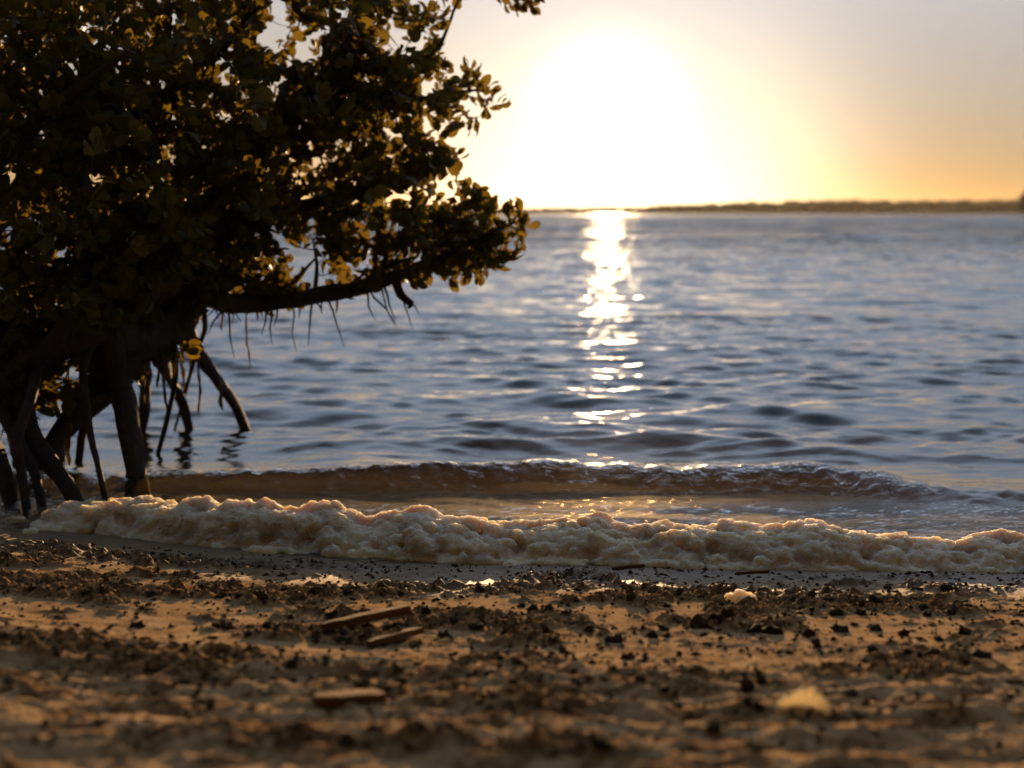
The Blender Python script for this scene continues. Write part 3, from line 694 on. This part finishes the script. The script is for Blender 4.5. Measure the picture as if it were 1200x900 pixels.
# ------------------------------------------------------------------ weed hanging from the branches
mwd = Mat('dry_weed')
pw = mwd.node('ShaderNodeBsdfPrincipled', Base__Color=mwd.mix(mwd.noise(40, 3), (0.05, 0.032, 0.015), (0.14, 0.09, 0.035)), Roughness=0.7)
tw = mwd.node('ShaderNodeBsdfTranslucent', Color=(0.36, 0.26, 0.07)); mx = mwd.node('ShaderNodeMixShader', Fac=0.4)
mwd.l.new(pw.outputs[0], mx.inputs[1]); mwd.l.new(tw.outputs[0], mx.inputs[2]); mwd.surf(mx.outputs[0])
def strand(px, py, dp, length_px, r, label, seed):
    L = length_px * dp / FPX; top_ = at(px, py, dp); n = max(4, int(L / 0.012))
    pts, rad = [], []
    wob = random.Random(seed)
    ox = 0
    for i in range(n + 1):
        ox += wob.gauss(0, 0.0018)
        pts.append(Vector((ox, 0.3 * ox, 0.02 - (L + 0.02) * i / n))); rad.append(r * (0.55 + 0.9 * wob.random()) * (1 if i < n else 0.4))
    V, F = tube(pts, rad, 6)
    o = link('weed_strand', mesh_np('weed_strand', V, F), mwd.m); o.location = top_
    return tag(o, label, 'weed', 'weed strands hanging from the mangrove')
strand(287, 372, 4.76, 62, 0.0028, 'long thin thread of dry weed hanging from the low mangrove branch', 1)
strand(259, 366, 4.70, 22, 0.004, 'short dark weed thread hanging near the trunk end of the low branch', 2)
for i, (a, b, d_, l_) in enumerate([(352, 356, 4.83, 18), (378, 352, 4.86, 14), (395, 345, 4.87, 22), (316, 362, 4.80, 14), (300, 366, 4.78, 10)]):
    strand(a, b, d_, l_, 0.0035, 'short weed tuft hanging from the middle of the low branch', 10 + i)
for i, (a, b, d_, l_) in enumerate([(184, 410, 4.42, 46), (189, 412, 4.42, 70), (213, 400, 4.50, 60), (174, 415, 4.40, 58), (233, 420, 4.85, 66), (206, 402, 4.48, 40), (222, 398, 4.52, 34), (196, 408, 4.44, 36)]):
    strand(a, b, d_, l_, 0.0034 + 0.001 * (i % 3), 'brown weed strand hanging between the prop roots', 30 + i)
for i, (a, b, d_, l_) in enumerate([(83, 505, 4.10, 22), (77, 520, 4.10, 26), (10, 505, 4.0, 30), (18, 515, 4.0, 30), (258, 455, 5.0, 26)]):
    strand(a, b, d_, l_, 0.006, 'sunlit yellow weed scrap stuck to a prop root', 50 + i)

# ------------------------------------------------------------------ small things on the sand
mc = Mat('mud_clod')
pc = mc.node('ShaderNodeBsdfPrincipled', Base__Color=mc.ramp(mc.noise(180, 5, 0.7), [(0.3, (0.026, 0.015, 0.008)), (0.6, (0.065, 0.038, 0.019)), (0.8, (0.15, 0.09, 0.042))]), Roughness=0.95, Specular__IOR__Level=0.05, Normal=mc.bump(mc.noise(500, 4, 0.7), 0.002, 0.9)); mc.surf(pc.outputs[0])
clod_me = []
for k in range(8):
    r_ = np.random.default_rng(70 + k)
    vv = ico_v * (0.55 + 0.75 * r_.random((len(ico_v), 1)) ** 1.3) * r_.uniform(0.65, 1.3, 3) + 0.25 * np.sign(ico_v[:, :1]) * r_.random((1, 3)) * np.array([1, .5, .4])
    vv[:, 2] = np.where(vv[:, 2] < -0.35, -0.35, vv[:, 2])
    me = mesh_np('clod', vv, ico_f, False); me.materials.append(mc.m); clod_me.append(me)
drng = np.random.default_rng(33)
def clod(px, py, size_px, tall=1.0):
    c = ground_hit(px, py)
    where = 'among dark weed crumbs' if float(wrack_mask(np.array([c.x]), np.array([c.y]))[0]) > 0.5 else 'on bare golden sand'
    label = ('large dark crumbly mud clod lying ' if size_px >= 17 else 'small dark mud clod lying ') + where
    s = size_px * c.y / FPX / 2
    o = link('mud_clod', clod_me[int(drng.integers(8))], None)
    o.location = (c.x, c.y, c.z + s * 0.18 * tall); o.scale = (s, s * 0.9, s * 0.85 * tall); o.rotation_euler = (drng.normal(0, .2), drng.normal(0, .2), drng.uniform(0, 6.28))
    return tag(o, label, 'clod', 'mud clods scattered over the beach')
named = [(957, 757, 16, 1.4), (1022, 764, 16, 1.2), (1025, 738, 18, 1.1), (876, 808, 22, 1.0), (893, 800, 16, 1.2), (890, 830, 22, 0.9), (978, 842, 16, 1.0), (820, 735, 30, 0.9), (845, 730, 22, 1.1), (853, 722, 14, 1.5), (885, 740, 30, 0.8), (905, 742, 26, 0.8), (948, 745, 18, 1.0), (985, 740, 20, 0.9), (1060, 745, 18, 1), (1130, 742, 20, 1.1),
         (1095, 765, 18, 0.8), (1150, 770, 24, 0.8), (750, 798, 20, 0.9), (780, 808, 18, 0.8), (675, 800, 18, 0.8), (470, 800, 14, 1), (290, 745, 18, .9), (170, 750, 16, .8), (260, 735, 14, 1), (160, 735, 16, 1), (838, 855, 34, 0.7), (700, 870, 30, 0.6), (625, 715, 14, 1.2), (690, 740, 18, 1), (720, 752, 20, .9), (735, 772, 16, 1), (765, 748, 18, .8), (1000, 815, 20, .6), (1015, 828, 22, .5), (1110, 690, 14, .8), (1040, 690, 12, .8), (1180, 820, 26, .5), (660, 765, 14, 1), (560, 735, 16, .9), (520, 745, 14, .9)]
for (a, b, s, t) in named: clod(a, b, s, tall=t)
made = 0
while made < 120:
    a, b = drng.uniform(0, 1200), 690 + 200 * drng.random() ** 1.15
    c = ground_hit(a, b)
    if (abs(a - 868) < 30 and abs(b - 700) < 26) or (abs(a - 942) < 45 and abs(b - 832) < 40): continue
    if drng.random() > 0.12 + 0.85 * float(wrack_mask(np.array([c.x]), np.array([c.y]))[0]): continue
    clod(a, b, drng.uniform(9, 16) * (1 + 0.3 * (b > 800)), tall=drng.uniform(0.6, 1.2)); made += 1
# crumbs too small to count
V, F, o_ = [], [], 0
small_v = np.array([(1, 0, 0), (-1, 0, 0), (0, 1, 0), (0, -1, 0), (0, 0, 1), (0, 0, -0.6)], float)
small_f = np.array([(0, 2, 4), (2, 1, 4), (1, 3, 4), (3, 0, 4), (2, 0, 5), (1, 2, 5), (3, 1, 5), (0, 3, 5)])
cx_ = drng.uniform(-1.5, 1.5, 60000); cy_ = drng.uniform(1.35, 3.25, 60000)
msk = wrack_mask(cx_, cy_) * sstep(0.02, 0.25, shore_y(cx_) - cy_)
ok = drng.random(60000) < 0.10 + 0.28 * msk + 0.12 * sstep(1.15, 1.4, shore_y(cx_) - cy_) + 0.10 * (fbm(cx_ * 5, cy_ * 9, 3, 15) > 0.52)
ok &= shore_y(cx_) - cy_ > 0.05
cx_, cy_ = cx_[ok], cy_[ok]; cz_ = ground_z(cx_, cy_)
for x_, y_, z_ in zip(cx_, cy_, cz_):
    s = 0.0012 + 0.0038 * drng.random() ** 2.4
    q = small_v * (0.6 + 0.8 * drng.random((6, 1))) * np.array([s * drng.uniform(1, 2.4), s, s * drng.uniform(.6, 1.1)])
    a = drng.uniform(0, 6.28); ca, sa = math.cos(a), math.sin(a)
    q = np.stack([q[:, 0] * ca - q[:, 1] * sa, q[:, 0] * sa + q[:, 1] * ca, q[:, 2]], -1) + np.array([x_, y_, z_ + s * 0.35])
    V.append(q); F.append(small_f + o_); o_ += 6
tag(link('weed_crumbs', mesh_np('weed_crumbs', np.concatenate(V), np.concatenate(F), False), mc.m), 'fine dark crumbs of weed and mud strewn over the sand', 'debris', kind='stuff')
print('crumbs', len(cx_))

# driftwood pieces and the shell
mdw = Mat('driftwood')
pd = mdw.node('ShaderNodeBsdfPrincipled', Base__Color=mdw.ramp(mdw.noise(60, 5, 0.6, mdw.mapped((0.15, 1, 1))), [(0.3, (0.06, 0.026, 0.011)), (0.7, (0.17, 0.075, 0.028))]), Roughness=0.95, Specular__IOR__Level=0.05, Normal=mdw.bump(mdw.noise(150, 4, 0.6, mdw.mapped((0.1, 1, 1))), 0.002, 0.8)); mdw.surf(pd.outputs[0])
def slab(pxa, pya, pxb, pyb, wid, th, label, lift=0.0, name='driftwood', mat=mdw.m, seed=0):
    A, B = ground_hit(pxa, pya), ground_hit(pxb, pyb)
    L = (B - A).length; r_ = random.Random(seed); n = 14; V, F = [], []
    for i in range(n + 1):
        t = i / n; w = wid * (0.30 + 0.70 * min(1, t * 2.6 + 0.1)) * (0.94 + 0.12 * r_.random()); bow = math.sin(t * 3.14) * 0.006
        for (sx, sz) in ((-1, -0.6), (-1.0, 0.75), (-0.86, 1.0), (0.86, 0.95), (1.0, 0.7), (1, -0.6)):
            V.append(((t - 0.5) * L, sx * w / 2 + bow, sz * th * 0.5 * (0.9 + 0.2 * r_.random())))
    for i in range(n):
        for k in range(6): k2 = (k + 1) % 6; F.append((i * 6 + k, i * 6 + k2, i * 6 + 6 + k2, i * 6 + 6 + k))
    for e in (0, n * 6): F.append((e, e + 1, e + 2, e + 3)); F.append((e, e + 3, e + 4, e + 5))
    o = link(name, mesh_np(name, V, F, False), mat); mid = (A + B) / 2
    o.location = mid + Vector((0, 0, th * 0.25 + lift)); o.rotation_euler = (R(-9), -math.asin(max(-1, min(1, (B.z - A.z + lift) / L))), math.atan2(B.y - A.y, B.x - A.x))
    return tag(o, label, 'driftwood')
slab(378, 742, 476, 726, 0.035, 0.016, 'reddish brown driftwood chip with a sunlit upper edge on dark weed', 0.008, seed=1)
slab(432, 760, 490, 748, 0.026, 0.012, 'small driftwood chip with a bright golden edge beside a longer chip', 0.006, seed=2)
slab(368, 826, 446, 820, 0.045, 0.014, 'flat dark driftwood piece half sunk in smooth sand', 0.0, seed=3)
slab(718, 668, 790, 660, 0.020, 0.008, 'thin dark stick lying at the foot of the foam ridge', 0.0, seed=4)
slab(862, 674, 900, 671, 0.012, 0.007, 'short black twig on wet sand in front of the foam ridge', 0.0, seed=5)
msn = Mat('shell')
ps = msn.node('ShaderNodeBsdfPrincipled', Base__Color=msn.mix(msn.noise(90, 4), (0.62, 0.50, 0.32), (0.86, 0.80, 0.66)), Roughness=0.6, Specular__IOR__Level=0.25)
ts = msn.node('ShaderNodeBsdfTranslucent', Color=(0.90, 0.80, 0.58)); mx = msn.node('ShaderNodeMixShader', Fac=0.40)
msn.l.new(ps.outputs[0], mx.inputs[1]); msn.l.new(ts.outputs[0], mx.inputs[2]); msn.surf(mx.outputs[0])
V = []; nu, nv = 40, 9           # a ribbed broken bowl, hinge at the bottom, convex side towards the water
for i in range(nu + 1):
    a = math.pi * (-0.12 + 1.24 * i / nu)
    brk = 0.78 + 0.24 * _h1(i * 0.45, 3.0, 8) + (0.12 if i % 4 < 2 else 0)     # snapped rim
    for j in range(nv + 1):
        t = j / nv; r_ = t * brk
        V.append((math.cos(a) * r_ * 1.15, 0.62 * math.sqrt(max(0.0, 1.02 - t * t * 0.95)) + 0.10 * math.sin(a * 12) * t, math.sin(a) * r_ * 1.05 + 0.1))
me = mesh_np('shell', V, grid_faces(nv + 1, nu + 1)); me.materials.append(msn.m)
c = ground_hit(942, 836)
o = link('shell', me, None); o.location = c + Vector((0, 0, 0.003)); s = 0.027; o.scale = (s * 1.05, s * 0.8, s * 0.78); o.rotation_euler = (R(-20), R(-12), R(-24))
sol = o.modifiers.new('thickness', 'SOLIDIFY'); sol.thickness = 0.07
tag(o, 'broken cream shell catching the sun on open sand between clods', 'shell')

# ------------------------------------------------------------------ air between here and the far shore
bm = bmesh.new(); bmesh.ops.create_cube(bm, size=1.0)
hz_me = bpy.data.meshes.new('haze'); bm.to_mesh(hz_me); bm.free()
hm = Mat('haze'); pv = hm.node('ShaderNodeVolumePrincipled', Color=(0.98, 0.88, 0.72), Density=0.00002, Anisotropy=0.55)
hm.l.new(pv.outputs[0], hm.out.inputs['Volume'])
hb = link('haze', hz_me, hm.m); hb.scale = (14000, 18000, 60); hb.location = (0, 1000, 12)
tag(hb, 'thin warm evening haze over the bay', 'haze', kind='stuff')
